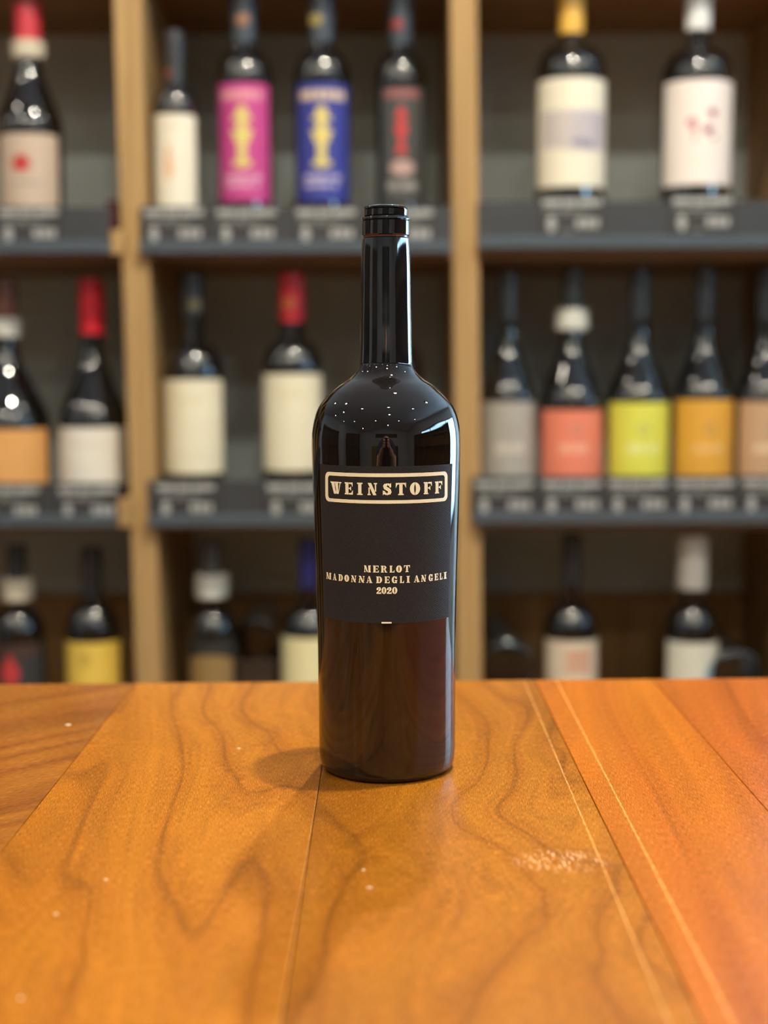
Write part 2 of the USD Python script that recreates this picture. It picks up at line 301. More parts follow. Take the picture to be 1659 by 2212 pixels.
# ------------------------------------------------------------------ counter
TZ = .90
YE0, YE1 = .2195, .2335            # far edge at x = -.281 and x = .281
def edge_y(x): return YE0 + (x + .281) / .562 * (YE1 - YE0)
counter = thing('wooden_counter', 'orange brown varnished wooden counter under the dark merlot bottle', 'counter')
XS = [-.80, -.1812, -.0360, .1100, .1968, .80]
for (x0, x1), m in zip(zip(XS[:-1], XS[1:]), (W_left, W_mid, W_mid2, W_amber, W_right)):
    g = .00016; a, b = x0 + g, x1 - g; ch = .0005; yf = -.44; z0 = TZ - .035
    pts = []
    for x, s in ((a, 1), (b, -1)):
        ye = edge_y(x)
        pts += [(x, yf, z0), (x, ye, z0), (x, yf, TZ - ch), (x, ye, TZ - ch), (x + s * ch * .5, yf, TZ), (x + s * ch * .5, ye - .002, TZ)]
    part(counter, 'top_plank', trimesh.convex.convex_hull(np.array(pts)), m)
part(counter, 'front_panel', bx(-.78, .78, -.38, -.36, .08, TZ - .035), W_body)
part(counter, 'rear_panel', bx(-.78, .78, .14, .16, .08, TZ - .035), W_body)
for s in (-1, 1): part(counter, 'side_panel', bx(min(s * .76, s * .78), max(s * .76, s * .78), -.36, .14, .08, TZ - .035), W_body)
part(counter, 'plinth', bx(-.74, .74, -.33, .12, 0, .08), LAMP_BODY)

# ------------------------------------------------------------------ drawing on round surfaces
def phi_of(dx, R, d):
    """Angle round an upright cylinder (radius R, axis at distance d) of the point seen dx pixels beside the axis."""
    ph = np.zeros(np.shape(dx))
    for _ in range(12): ph = np.arcsin(np.clip(np.asarray(dx) * (d - R * np.cos(ph)) / (R * F), -.99, .99))
    return ph
def wrap(poly, ax, Rof, y2z, Y, strip=4.0, off=.0004):
    """A flat print (shapely, in the photo's pixel measure: x sideways, y down) laid on a round bottle: x -> angle, y -> height."""
    vs, fs, n = [], [], 0
    x0, _, x1, _ = poly.bounds
    k = max(1, int(math.ceil((x1 - x0) / strip))); xs = np.linspace(x0, x1, k + 1)
    for a, b in zip(xs[:-1], xs[1:]):
        c = poly.intersection(sbox(a, -1e4, b, 1e4))
        for gmt in getattr(c, 'geoms', [c]):
            if gmt.geom_type != 'Polygon' or gmt.area < 1e-6: continue
            v, f = trimesh.creation.triangulate_polygon(gmt, engine='earcut')
            vs.append(v); fs.append(f + n); n += len(v)
    v, f = np.vstack(vs), np.vstack(fs)
    z = y2z(v[:, 1]); R = Rof(z); phi = phi_of(v[:, 0] - ax, R, Y - CAM[1]); R = R + off
    P = np.stack([R * np.sin(phi), -R * np.cos(phi), z], 1)
    t = P[f]; nrm = np.cross(t[:, 1] - t[:, 0], t[:, 2] - t[:, 0])
    flip = (nrm * np.stack([np.sin(phi), -np.cos(phi), 0 * phi], 1)[f[:, 0]]).sum(1) < 0
    f[flip] = f[flip][:, ::-1]
    return trimesh.Trimesh(P, f, process=False)
def paper_band(phi0, phi1, z0, z1, Rof, off=.00005, thick=.0003, n=40, nz=6):
    """A curved sheet with thickness, front and rims."""
    ph = np.linspace(phi0, phi1, n); zs = np.linspace(z0, z1, nz); V = []
    for o in (off, off + thick):
        for z in zs:
            R = float(Rof(z)) + o
            V += [(R * math.sin(p), -R * math.cos(p), z) for p in ph]
    N = n * nz; Fc = []
    for j in range(nz - 1):
        for i in range(n - 1):
            a = j * n + i; b = a + 1; c = a + n; d = c + 1
            Fc += [(N + a, N + b, N + d), (N + a, N + d, N + c), (a, d, b), (a, c, d)]
    def rim(l):
        for a, b in zip(l[:-1], l[1:]): Fc.extend([(a, b, N + b), (a, N + b, N + a)])
    rim(list(range(n))); rim([(nz - 1) * n + i for i in range(n)][::-1]); rim([j * n for j in range(nz)][::-1]); rim([j * n + n - 1 for j in range(nz)])
    return trimesh.Trimesh(np.array(V), np.array(Fc), process=False)

# ------------------------------------------------------------------ stencil letters (unit height, own widths)
def r_(x0, y0, x1, y1): return sbox(x0, y0, x1, y1)
def P_(*p): return Polygon(p)
def ell(cx, cy, rx, ry): return affinity.scale(Point(cx, cy).buffer(1, 24), rx, ry)
def glyph(c):
    if c == 'I': g = union_all([r_(.11, 0, .41, 1), r_(0, 0, .52, .09), r_(0, .91, .52, 1)]); w = .52
    elif c in 'EF':
        g = union_all([r_(.07, 0, .37, 1), r_(0, 0, .44, .09), r_(0, .91, .37, 1), r_(.43, .88, .80, 1), P_((.58, 1), (.80, 1), (.80, .66)), r_(.43, .46, .56, .56), P_((.48, .51), (.64, .68), (.64, .33))]); w = .8
        if c == 'E': g = union_all([g, r_(.43, 0, .82, .12), P_((.56, 0), (.82, 0), (.82, .36))]).difference(r_(.375, 0, .43, 1)); w = .82
    elif c == 'L': g = union_all([r_(.07, 0, .37, 1), r_(0, .91, .44, 1), r_(0, 0, .37, .09), r_(.42, 0, .78, .12), P_((.54, 0), (.78, 0), (.78, .38))]); w = .78
    elif c == 'T': g = union_all([r_(.34, 0, .64, 1), r_(.23, 0, .75, .09), r_(.0, .89, .30, 1), P_((0, 1), (.22, 1), (0, .60)), r_(.68, .89, .98, 1), P_((.98, 1), (.76, 1), (.98, .60)), r_(.3, .93, .68, 1)]); w = .98
    elif c in 'O0':
        w = .94 if c == 'O' else .78
        g = ell(w / 2, .5, w / 2, .52).difference(ell(w / 2, .5, .09, .38)).difference(r_(w / 2 - .028, -.1, w / 2 + .028, 1.1))
    elif c == 'N': g = union_all([r_(.09, .0, .20, .62), r_(0, 0, .29, .09), r_(.73, .30, .84, 1), r_(.62, .91, .93, 1), P_((.02, 1), (.34, 1), (.86, 0), (.56, 0))]).difference(P_((.20, .56), (.235, .56), (.235, 0), (.20, 0))); w = .93
    elif c == 'M': g = union_all([r_(.07, 0, .17, .9), r_(0, 0, .25, .09), r_(.70, 0, 1.0, 1), r_(.62, 0, 1.07, .09), r_(.85, .91, 1.07, 1), P_((0, 1), (.32, 1), (.58, .12), (.46, .02), (.40, .1)), P_((.60, .22), (.68, .48), (.68, 1), (.86, 1))]); w = 1.07
    elif c == 'W': g = union_all([P_((.03, 1), (.36, 1), (.52, .0), (.34, 0)), P_((.42, 1), (.74, 1), (.80, .0), (.62, 0)), P_((.80, .0), (.84, .12), (1.02, .92), (.93, .92)), P_((.52, .1), (.55, .0), (.62, .32), (.58, .5)), r_(-.02, .92, .40, 1), r_(.40, .92, .80, 1), r_(.84, .92, 1.10, 1)]).difference(P_((.375, 1.01), (.415, 1.01), (.60, .2), (.575, .2))); w = 1.08
    elif c == 'A': g = union_all([P_((.36, 1), (.56, 1), (.92, 0), (.56, 0)), P_((.33, .92), (.36, .80), (.17, 0), (.09, 0)), r_(0, 0, .30, .09), r_(.5, 0, .97, .09), r_(.22, .26, .44, .36)]); w = .97
    elif c == 'D': g = union_all([r_(.07, 0, .37, 1), r_(0, 0, .37, .09), r_(0, .91, .37, 1), ell(.43, .5, .45, .5).intersection(r_(.43, 0, 1, 1)).difference(ell(.43, .5, .14, .37))]); w = .88
    elif c == 'R': g = union_all([r_(.07, 0, .37, 1), r_(0, 0, .44, .09), r_(0, .91, .37, 1), ell(.43, .74, .40, .26).intersection(r_(.43, 0, 1, 1)).difference(ell(.43, .74, .12, .14)), P_((.46, .47), (.66, .52), (.86, .09), (.95, .09), (.95, 0), (.64, 0))]); w = .95
    elif c == 'G': g = union_all([ell(.45, .5, .45, .52).difference(ell(.47, .5, .14, .38)).difference(r_(.47, .42, .98, .66)), r_(.60, 0, .86, .40), r_(.50, .36, .94, .45), r_(.78, .62, .86, 1)]).difference(r_(.43, -.1, .475, 1.1)); w = .94
    elif c == 'S':
        path = [(.72, .72), (.66, .86), (.48, .90), (.29, .86), (.19, .74), (.25, .61), (.45, .51), (.64, .40), (.69, .26), (.60, .13), (.40, .08), (.22, .14), (.14, .27)]
        g = union_all([LineString(path[3:10]).buffer(.14, cap_style=2), LineString(path[:5]).buffer(.08), LineString(path[8:]).buffer(.08), P_((.80, 1.0), (.80, .64), (.60, .82)), P_((.02, 0), (.02, .38), (.25, .2))]).difference(P_((.44, 1.1), (.49, 1.1), (.49, .80), (.44, .80))).difference(P_((.37, -.1), (.42, -.1), (.42, .2), (.37, .2))); w = .86
    elif c == '2':
        path = [(.10, .70), (.16, .84), (.32, .92), (.52, .84), (.54, .66), (.42, .46), (.20, .26), (.08, .08)]
        g = union_all([LineString(path[2:6]).buffer(.125, cap_style=2), LineString(path[:4]).buffer(.07), LineString(path[5:]).buffer(.06), ell(.17, .68, .13, .13), r_(.04, 0, .66, .2), P_((.52, 0), (.70, 0), (.70, .36))]).difference(P_((.34, 1.1), (.385, 1.1), (.385, .75), (.34, .75))); w = .72
    return g, w
def letters(spec, y0, y1, grow=.12):
    """spec: (character, x0, x1) in the pixel measure; y0 top, y1 bottom, on the front line of the bottle."""
    out = []
    for c, x0, x1 in spec:
        g, w = glyph(c)
        out.append(affinity.affine_transform(g, [(x1 - x0) / w, 0, 0, -(y1 - y0), x0, y1]))
    return union_all(out).buffer(grow)

# ------------------------------------------------------------------ the merlot bottle
MX = float(on_z(836, 1652, TZ)[0])
mpts = [(.000, .0340), (.0015, .0366), (.004, .0380), (.009, .03885), (.0149, .0389), (.05, .0390), (.082, .0393), (.1349, .0405), (.17, .0415), (.1845, .0418), (.1897, .04164), (.1975, .0405), (.2052, .0379), (.213, .0318), (.2181, .0258), (.222, .0198), (.2259, .0163), (.2297, .0147), (.2515, .0141), (.2972, .01305), (.299, .0127)]
mf = PchipInterpolator(*zip(*mpts))
hero = thing('wine_bottle', 'large sharp black merlot bottle with charcoal cloth label standing on the counter', 'wine bottle', (MX, 0, TZ))
zz = np.unique(np.concatenate([np.linspace(0, .006, 8), np.linspace(.006, .18, 40), np.linspace(.18, .235, 70), np.linspace(.235, .2975, 14)]))
part(hero, 'glass_body', lathe([(.028, .0025), (.032, .0003)] + [(float(mf(z)), z) for z in zz], 160), HERO, smooth=40)
# foil capsule: neck sleeve, then the finish with its two rings
def bev(r, z0, z1, c=.0004): return [(r - c, z0), (r, z0 + c), (r, z1 - c), (r - c, z1)]
sleeve = [(float(mf(z)) + .00022, z) for z in np.linspace(.2301, .2980, 24)]
sleeve = [(sleeve[0][0] - .0004, .2299)] + sleeve + [(.0125, .2986)]
cap = part(hero, 'capsule', lathe(sleeve, 120), FOIL, smooth=40)
part(hero, 'capsule_collar', lathe(bev(.01330, .2996, .3078) + [(.01355, .3082), (.01362, .3088), (.0134, .3095), (.0124, .3099)] + bev(.01228, .3101, .3140) + [(.0124, .3145), (.01225, .3152), (.0114, .3157)], 120), FOIL, smooth=35)
part(hero, 'glass_ring', lathe([(.0124, .2984), (.0124, .2998)], 96), plain('amber_glass_edge', (.16, .045, .012), rough=.2), 'thin red brown strip of bare glass under the collar')
ax = 834.7
Yfront = lambda z: -mf(z)
def hero_y2z(y):
    y = np.atleast_1d(np.asarray(y, float)); out = np.full(y.shape, .12)
    for _ in range(6):
        Y = -mf(out)
        dy = np.array([on_y(ax, float(a), float(b))[2] - TZ for a, b in zip(y, Y)]); out = dy
    return out
yt = np.linspace(880, 1500, 60); zt = hero_y2z(yt)
y2z = lambda y: np.interp(y, yt, zt)
lab = part(hero, 'front_label', paper_band(*(float(phi_of(q - ax, .0402, .796)) for q in (697.8, 971.2)), float(y2z(1346.5)), float(y2z(1007.5)), mf, n=120, nz=24), TWILL, 'charcoal woven cloth label with cream stencil lettering', smooth=30)
PX = lambda x: 640 + x * .2411
def LP(geom, name, label=None): part(lab, name, wrap(geom, ax, mf, y2z, 0.0, strip=2.5, off=.00042), INK, label)
# rounded frame, narrower on the turned-away sides as measured
K = .7555 / F                                         # metres of surface per front pixel
uo, ui = float(phi_of(131.1, .0413, .796)), float(phi_of(125.0, .0413, .796))
def framepoly(ua, y0, y1, r):
    """A rounded rectangle in unrolled surface measure (px of arc), mapped to sideways pixels."""
    a = .0413 * ua / K; g = sbox(-a + r, y0 + r, a - r, y1 - r).buffer(r, 16)
    g = g.segmentize(3)
    return Polygon([(ax + .0413 * F * math.sin(x * K / .0413) / (.796 - .0413 * math.cos(x * K / .0413)), y) for x, y in g.exterior.coords])
LP(framepoly(uo, 1022.5, 1088.0, 13).difference(framepoly(ui, 1030.5, 1080.5, 7)), 'logo_frame', 'cream rounded rectangular border round the name')
LP(letters([(c, PX(a), PX(b)) for c, a, b in (('W', 313, 404), ('E', 437, 508), ('I', 547, 594), ('N', 640, 723), ('S', 774, 854), ('T', 891, 981), ('O', 1017, 1106), ('F', 1140, 1211), ('F', 1240, 1303))], 1043.5, 1069.5, .28), 'lettering', 'cream stencil word WEINSTOFF')
LP(letters([(c, PX(a), PX(b)) for c, a, b in (('M', 605, 666), ('E', 685, 737), ('R', 756, 812), ('L', 834, 877), ('O', 892, 944), ('T', 962, 1016))], 1221.8, 1236.6), 'lettering', 'cream stencil word MERLOT')
LP(letters([(c, PX(a), PX(b)) for c, a, b in (('M', 269, 312), ('A', 327, 359), ('D', 377, 415), ('O', 429, 471), ('N', 489, 536), ('N', 556, 611), ('A', 625, 679), ('D', 714, 766), ('E', 789, 834), ('G', 853, 903), ('L', 925, 962), ('I', 985, 1015), ('A', 1051, 1102), ('N', 1116, 1161), ('G', 1183, 1221), ('E', 1237, 1269), ('L', 1283, 1306), ('I', 1319, 1344))], 1245.0, 1259.6), 'lettering', 'cream stencil words MADONNA DEGLI ANGELI')
LP(letters([(c, PX(a), PX(b)) for c, a, b in (('2', 714, 760), ('0', 762, 804), ('2', 807, 853), ('0', 856, 902))], 1268.2, 1282.6), 'lettering', 'cream stencil numerals 2020')
LP(sbox(823.2, 1343.2, 845.2, 1346.8), 'print_mark', 'small cream dash at the lower label edge')

# ------------------------------------------------------------------ the shelving unit
YS = CAM[1] + 1.85                       # front plane of the shelves
YK = YS + .36                            # back boards
unit = thing('shelving_unit', 'tall oak shelving unit with dark back boards full of wine bottles', 'shelving unit')
zS1 = float(on_y(650, 512, YS)[2]); zS2 = float(on_y(650, 1103, YS)[2]); DZ = zS1 - zS2
zS0 = zS1 + DZ + .008                    # the board above the picture
def lean(xt, xb):                        # x at the front plane at image y = 0 and y = 1470, continued along the height
    a, b = on_y(xt, 0, YS), on_y(xb, 1470, YS)
    return lambda z: a[0] + (z - a[2]) / (b[2] - a[2]) * (b[0] - a[0])
ZT = zS0 + .028
posts = [(lean(245, 295), lean(304, 348)), (lean(973, 988), lean(1030, 1041))]
CW = posts[1][0](1.2) - posts[0][1](1.2)
posts = [tuple((lambda z, f=f, k=k: f(z) - (CW + .040) * k) for f in posts[0]) for k in (3, 2, 1)] + posts + [tuple((lambda z, f=f: f(z) + CW + .074) for f in posts[1])]
for fl, fr in posts:
    fr_, bk_ = [], []
    for z in (0.0, ZT):
        for f in (fl, fr):
            fr_.append((f(z), YS, z)); bk_.append((f(z), YK + .012, z))
    part(unit, 'upright_panel', hexa(np.array(fr_), np.array(bk_)), OAK)
levels = [zS0, zS1, zS2, zS2 - DZ, .10]
bays = list(zip(posts[:-1], posts[1:]))
for (la, ra), (lb, rb) in bays:
    for zl in levels:
        part(unit, 'shelf_board', bx(ra(zl) + .0005, lb(zl) - .0005, YS + .004, YK, zl - .026, zl), OAKX)
    part(unit, 'lower_back_panel', bx(ra(.7) + .001, lb(.7) - .001, YK - .005, YK - .0005, zS2 - DZ + .001, .779, .0008), OAK, 'brown wooden board along the foot of the back')
    part(unit, 'back_board', bx(ra(1.2) - .008, lb(1.2) + .008, YK, YK + .008, .08, ZT - .03), BACK)
# price rails in front of the boards
def rail(x0, x1, yt, yb, Y):
    a, b = on_y(x0, (yt + yb) / 2, Y)[0], on_y(x1, (yt + yb) / 2, Y)[0]
    xm = (x0 + x1) / 2
    zt, zb = on_y(829, yt, Y)[2], on_y(829, yb, Y)[2]; lip = .0165
    part(unit, 'price_rail', bx(a, b, Y - .003, Y, zb + lip * .6, zt, .0006), RAIL, 'dark grey metal price rail along the shelf front')
    part(unit, 'rail_lip', bx(a, b, Y - .014, Y, zb, zb + lip, .002), LIP)
RY = YS - .002
for row, rr in ((0, [(-420, 238, 447, 548), (303, 975, 447, 549), (1031, 1770, 436, 541)]), (1, [(-420, 254, 1041, 1136), (321, 985, 1036, 1136), (1021, 1770, 1029, 1132)])):
    for q in rr: rail(*q, RY)
for y0, y1 in ((447, 548), (1041, 1136)):
    for a in (-2050, -1235): rail(a, a + 780, y0, y1, RY)
p0, p1 = on_y(231, 490, YS + .02), on_y(259, 434, YS + .02)
box_ = thing('gift_box', 'small dark red box standing on the upper left shelf against the left oak upright', 'box', ((p0[0] + p1[0]) / 2, YS + .045, zS1 + .0004))
part(box_, 'carton', bx(-(p1[0] - p0[0]) / 2, (p1[0] - p0[0]) / 2, -.025, .025, 0, p1[2] - zS1 - .008, .001), plain('dark_red_card', S(74, 22, 30), rough=.5))
part(box_, 'lid', bx(-(p1[0] - p0[0]) / 2 - .0006, (p1[0] - p0[0]) / 2 + .0006, -.0256, .0256, p1[2] - zS1 - .008, p1[2] - zS1, .001), plain('dark_red_card', S(74, 22, 30), rough=.5))
# short oak cleats at the ends of the left rails
for x0, x1, y0, y1 in ((239, 264, 497, 549), (256, 284, 1076, 1139)):
    a, b = on_y(x0, y1, YS - .012), on_y(x1, y0, YS - .012)
    part(unit, 'end_cleat', bx(a[0], b[0], YS - .012, YS + .003, a[2], b[2], .001), OAK, 'pale oak block at the end of the rail')

# price cards on the rails
def bar(x0, x1, z0, z1): return bx(x0, x1, -.0022, -.0013, z0, z1)
card_first = None
def price_card(px, py_top, label, row):
    global card_first
    p = on_y(px, py_top, RY - .004)
    nm = numbered('/World', 'price_card')
    xf = UsdGeom.Xform.Define(stage, nm)
    if card_first is None:
        card_first = nm; w = .0435
        c = part(nm, 'card', bx(-w, w, -.0012, 0, -.050, 0, .0004), CARD)
        for x0, x1 in ((-.038, -.014), (-.012, .006), (.008, .037)): part(nm, 'text_line', bar(x0, x1, -.0115, -.0035), CARDINK)
        for x0, x1 in ((-.036, -.005), (-.002, .022)): part(nm, 'text_line', bar(x0, x1, -.0185, -.0165), CARDINK)
        part(nm, 'icon_print', trimesh.Trimesh(*(lambda m: (m.vertices, m.faces))(trimesh.creation.extrude_polygon(ell(-.0265, -.035, .0055, .0105), .0009).apply_transform(trimesh.transformations.rotation_matrix(math.pi / 2, (1, 0, 0))).apply_translation((0, -.0013, 0))), process=False), CARDINK)
        for x0, x1 in ((.005, .014), (.016, .025), (.027, .034)): part(nm, 'price_print', bar(x0, x1, -.040, -.028), CARDINK)
        for z in (-.0225, -.0455): part(nm, 'text_line', bar(-.014, .002, z, z + .0012), CARDINK)
    else:
        xf.GetPrim().GetReferences().AddInternalReference(card_first); xf.GetPrim().SetInstanceable(True); xf.ClearXformOpOrder()
    xf.AddTranslateOp(opSuffix='at').Set(Gf.Vec3d(*map(float, p)))
    keys(xf.GetPrim(), label, 'price tag', row)
G1, G2 = 'price cards on the upper rails', 'price cards on the lower rails'
for px, py, t, g in (
    (62, 446, 'black price card under the red capped bottle with the round red emblem', G1), (377, 446, 'black price card under the short cream labelled bottle', G1), (533, 446, 'black price card under the magenta labelled bottle', G1),
    (705, 446, 'black price card under the royal blue labelled bottle', G1), (872, 447, 'black price card under the dark bottle with red figure', G1), (1236, 424, 'black price card under the yellow capped bottle', G1), (1518, 421, 'black price card under the white capped bottle with berry print', G1),
    (22, 1046, 'black price card under the tan labelled bottle with brown capsule', G2), (190, 1046, 'black price card under the red capped burgundy bottle', G2), (402, 1040, 'black price card under the black capped bottle with cream label', G2), (640, 1039, 'black price card under the red capped bottle with cream label', G2),
    (1090, 1034, 'black price card under the grey labelled bottle', G2), (1236, 1033, 'black price card under the coral labelled bottle', G2), (1379, 1032, 'black price card under the lime labelled bottle', G2), (1524, 1031, 'black price card under the amber labelled bottle', G2), (1668, 1030, 'black price card under the taupe labelled bottle', G2)):
    price_card(px, py, t, g)

# ------------------------------------------------------------------ bottles on the shelves
def shelf_bottle(label, axp, base, Y, top, body, neck, s0, s1, kind, capsule=None, collar=None, lbl=None, prints=(), neck_marks=(), group=None, glass=None):
    """axp: axis (px); top, s0, s1: capsule top, end of the neck, start of the cylinder (px rows); body, neck: half-widths (px).
    capsule: (end row, material, half-width); collar: (row, row, half-width, material); lbl: (x0, x1, y0, y1, material)."""
    ppx = F / ((Y - CAM[1])); base += .0004
    if lbl: s1 = min(s1, lbl[2] - 5)
    zof = lambda y, yy=Y: np.interp(np.asarray(y, float), ys_, [on_y(axp, q, yy)[2] - base for q in ys_])
    ys_ = np.linspace(-260, 1800, 120)
    x = float(on_y(axp, (s1 + top) / 2, Y)[0]); R, rn = body / ppx, neck / ppx
    zt, za, zb = float(zof(top)), float(zof(s0)), float(zof(s1))
    prof = [(R * .86, 0), (R * .95, .0012), (R, .005), (R, zb)]
    if kind == 'bordeaux':
        for t in np.linspace(.06, 1, 16):
            q = math.sqrt(max(0, 1 - t ** 2.1)); prof.append((rn + (R - rn) * (q * .93 + .07 * (1 - t)), zb + (za - zb) * t))
    else:
        for t in np.linspace(.04, 1, 18):
            q = .5 + .5 * math.cos(math.pi * t ** (.92 if kind == 'burgundy' else .8)); prof.append((rn + (R - rn) * q, zb + (za - zb) * t))
    prof += [(rn, za + .004), (rn * .97, zt - .014), (rn * 1.06, zt - .013), (rn * 1.06, zt - .003), (rn * .95, zt - .001)]
    o = thing('wine_bottle', label, 'wine bottle', (x, Y, base), group)
    part(o, 'glass_body', lathe(prof, 56), glass or GLASS, smooth=40)
    zs = np.array([p[1] for p in prof]); rs = np.array([p[0] for p in prof]); Rof = lambda z: np.interp(z, zs, rs)
    if capsule:
        ye, m, hw = capsule; zc = float(zof(ye)); r1 = max(hw / ppx, rn * 1.07)
        r0 = max(float(Rof(zc)) + .0004, r1 * .97)
        part(o, 'capsule', lathe([(r0 - .0003, zc), (r0, zc + .0008), (r1, zt - .014), (r1, zt - .0005), (r1 * .93, zt + .001)], 40), m, smooth=40)
    if collar:
        y0, y1, hw, m = collar; za_, zb_ = float(zof(y1)), float(zof(y0)); r = hw / ppx
        part(o, 'neck_band', lathe([(r * .9, za_), (r, za_ + .002), (r, zb_ - .002), (r * .9, zb_)], 40), m, smooth=40)
    front = Y - R
    y2 = lambda y: zof(y, front)
    lp = None
    if lbl:
        x0, x1, y0, y1, m = lbl
        a, b = (max(-1.35, min(1.35, float(phi_of(q - axp, R, Y - CAM[1])))) for q in (x0, x1))
        lp = part(o, 'front_label', paper_band(a, b, float(y2(y1)), float(y2(y0)), Rof, n=32, nz=3), m, smooth=30)
    for nm, g, m in prints:
        part(lp or o, nm, wrap(g, axp, Rof, y2, Y, strip=6.0, off=.0005), m)
    for nm, g, m in neck_marks:
        big = lambda z: np.full(np.shape(z), (capsule[2] if capsule else neck * 1.05) / ppx + .0004)
        part(o, nm, wrap(g, axp, big, lambda y: zof(y, Y - rn), Y, strip=3.0, off=.0006), m)
    return o

b1, b2, b3 = zS1, zS2, zS2 - DZ
YA = YS + .062
dark = lambda: foil('black', (44, 46, 50))
cream = paper('cream', (236, 230, 208)); ivory = paper('ivory', (234, 227, 198)); white = paper('white', (238, 234, 222))
def words(x0, x1, y0, y1, n, seed, gap=4):
    r = random.Random(seed); xs = sorted(r.uniform(x0, x1) for _ in range(n - 1)); xs = [x0] + xs + [x1]
    return union_all([sbox(a + gap / 2, y0, b - gap / 2, y1) for a, b in zip(xs[:-1], xs[1:]) if b - a > gap + 1])
def figure(cx, y0, y1, w):                     # a generic ornamental column
    h = y1 - y0; e = lambda f, rx, ry: ell(cx, y0 + f * h, rx * w, ry * h)
    return union_all([e(.10, .55, .10), e(.20, 1.0, .05), e(.42, 1.05, .06), e(.52, .8, .10), sbox(cx - .42 * w, y0 + .1 * h, cx + .42 * w, y0 + .95 * h), e(.93, .95, .06)])
gold = paper('gold_print', (222, 205, 120)); sand = paper('sand_print', (214, 190, 160)); grey = paper('grey_print', (150, 148, 142)); red = paper('red_print', (196, 58, 60)); rose = paper('rose_print', (222, 160, 190)); lav = paper('lavender_print', (178, 172, 210))

shelf_bottle('red capped burgundy bottle with taupe label and round red emblem, upper left', 62, b1, YA, 12, 68, 26, 128, 300, 'burgundy', (92, foil('red', (205, 55, 68)), 27), (91, 130, 35, paper('strip', (214, 205, 182))),
             (4, 125, 287, 446, paper('taupe', (204, 184, 163))), [('emblem', union_all([affinity.rotate(sbox(57 - 22, 350, 57 + 22, 354), a, origin=(57, 352)) for a in range(0, 180, 30)] + [ell(57, 352, 17, 17)]), red), ('text_line', words(30, 100, 392, 397, 3, 1), grey)])
shelf_bottle('short slim black bottle with tall cream label beside the left oak upright', 377, b1, YA - .03, 72, 47, 20, 190, 240, 'bordeaux', (188, dark(), 21), None,
             (331, 422, 245, 446, cream), [('motif', union_all([ell(369, 352, 7, 40), ell(369, 365, 10, 16)]), paper('peach_print', (236, 190, 150))), ('text_line', words(345, 400, 270, 274, 2, 3), paper('pale_print', (220, 205, 180)))],
             [('neck_seal', sbox(352, 148, 374, 166), foil('copper', (120, 70, 48)))])
for axp, xx, m, tm, fm, lm, lab_, seal in (
    (527, (474, 580), paper('magenta', (196, 68, 140)), paper('magenta_title', (224, 150, 160)), gold, rose, 'tall dark bottle with magenta label and yellow ornament', foil('copper_seal', (150, 105, 70))),
    (695, (644, 750), paper('royal', (52, 62, 150)), sand, gold, lav, 'tall dark bottle with royal blue label and yellow ornament', foil('gold_seal', (160, 145, 80)))):
    shelf_bottle(lab_, axp, b1, YA, -3, 58, 25, 112, 172, 'bordeaux', (95, foil('blue_black', (58, 68, 80)), 27), None, (xx[0], xx[1], 178, 434, m),
                 [('title_print', words(xx[0] + 6, xx[1] - 6, 194, 214, 4, axp, 3), tm), ('ornament', figure((xx[0] + xx[1]) / 2 - 1, 228, 362, 22), fm), ('text_line', words(xx[0] + 14, xx[1] - 14, 376, 388, 3, 5, 3), lm), ('text_line', words(xx[0] + 14, xx[1] - 20, 394, 404, 3, 6, 3), lm)],
                 [('neck_seal', ell(axp - (0 if axp < 600 else 12), 42, 14, 13), seal)], 'tall bottles with ornament labels')
shelf_bottle('tall dark bottle with charcoal label and red figure beside the right oak upright', 866, b1, YA, -3, 53, 24, 118, 180, 'bordeaux', (102, foil('blue_black', (58, 68, 80)), 25), None, (824, 912, 186, 440, paper('charcoal', (70, 73, 72))),
             [('title_print', words(830, 908, 192, 210, 3, 2, 3), paper('dusk_print', (150, 92, 92))), ('ornament', figure(866, 230, 334, 15), red), ('badge', ell(868, 362, 26, 17), paper('blush_print', (186, 156, 148))), ('text_line', words(836, 900, 392, 410, 3, 9, 3), grey)],
             [('neck_seal', ell(858, 52, 13, 11), foil('dull_red', (150, 52, 46)))])
shelf_bottle('broad dark bottle with yellow capsule and landscape print on cream label', 1234, b1, YA, -3, 73, 22, 100, 172, 'bordeaux', (76, foil('yellow', (226, 178, 74)), 27), None, (1162, 1307, 166, 402, cream),
             [('landscape_print', union_all([sbox(1170, 236, 1300, 318), ell(1250, 318, 45, 8)]), paper('mist_print', (198, 190, 186))), ('landscape_print', union_all([sbox(1226 + 9 * k, 234 + (k % 3) * 4, 1231 + 9 * k, 318) for k in range(8)]), paper('violet_print', (176, 170, 184))), ('landscape_print', union_all([ell(1248, 306, 22, 9), ell(1262, 312, 14, 7)]), paper('slate_print', (138, 136, 152)))])
shelf_bottle('broad dark bottle with white capsule and dark red berries on white label', 1508, b1, YA, -3, 73, 21, 108, 172, 'bordeaux', (68, foil('white', (226, 230, 230)), 27), None, (1434, 1580, 170, 398, paper('blush', (240, 231, 224))),
             [('berry_print', ell(1526, 243, 9, 10), paper('wine_print', (150, 40, 74))), ('berry_print', union_all([ell(1483, 262, 10, 9), ell(1488, 274, 6, 10)]), paper('pink_print', (196, 120, 140))), ('berry_print', union_all([ell(1516, 280, 10, 9), ell(1524, 276, 6, 6)]), paper('wine_print', (150, 40, 74))), ('stem_print', union_all([ell(1489, 296, 4, 10), ell(1530, 297, 7, 7)]), paper('olive_print', (176, 170, 150)))])
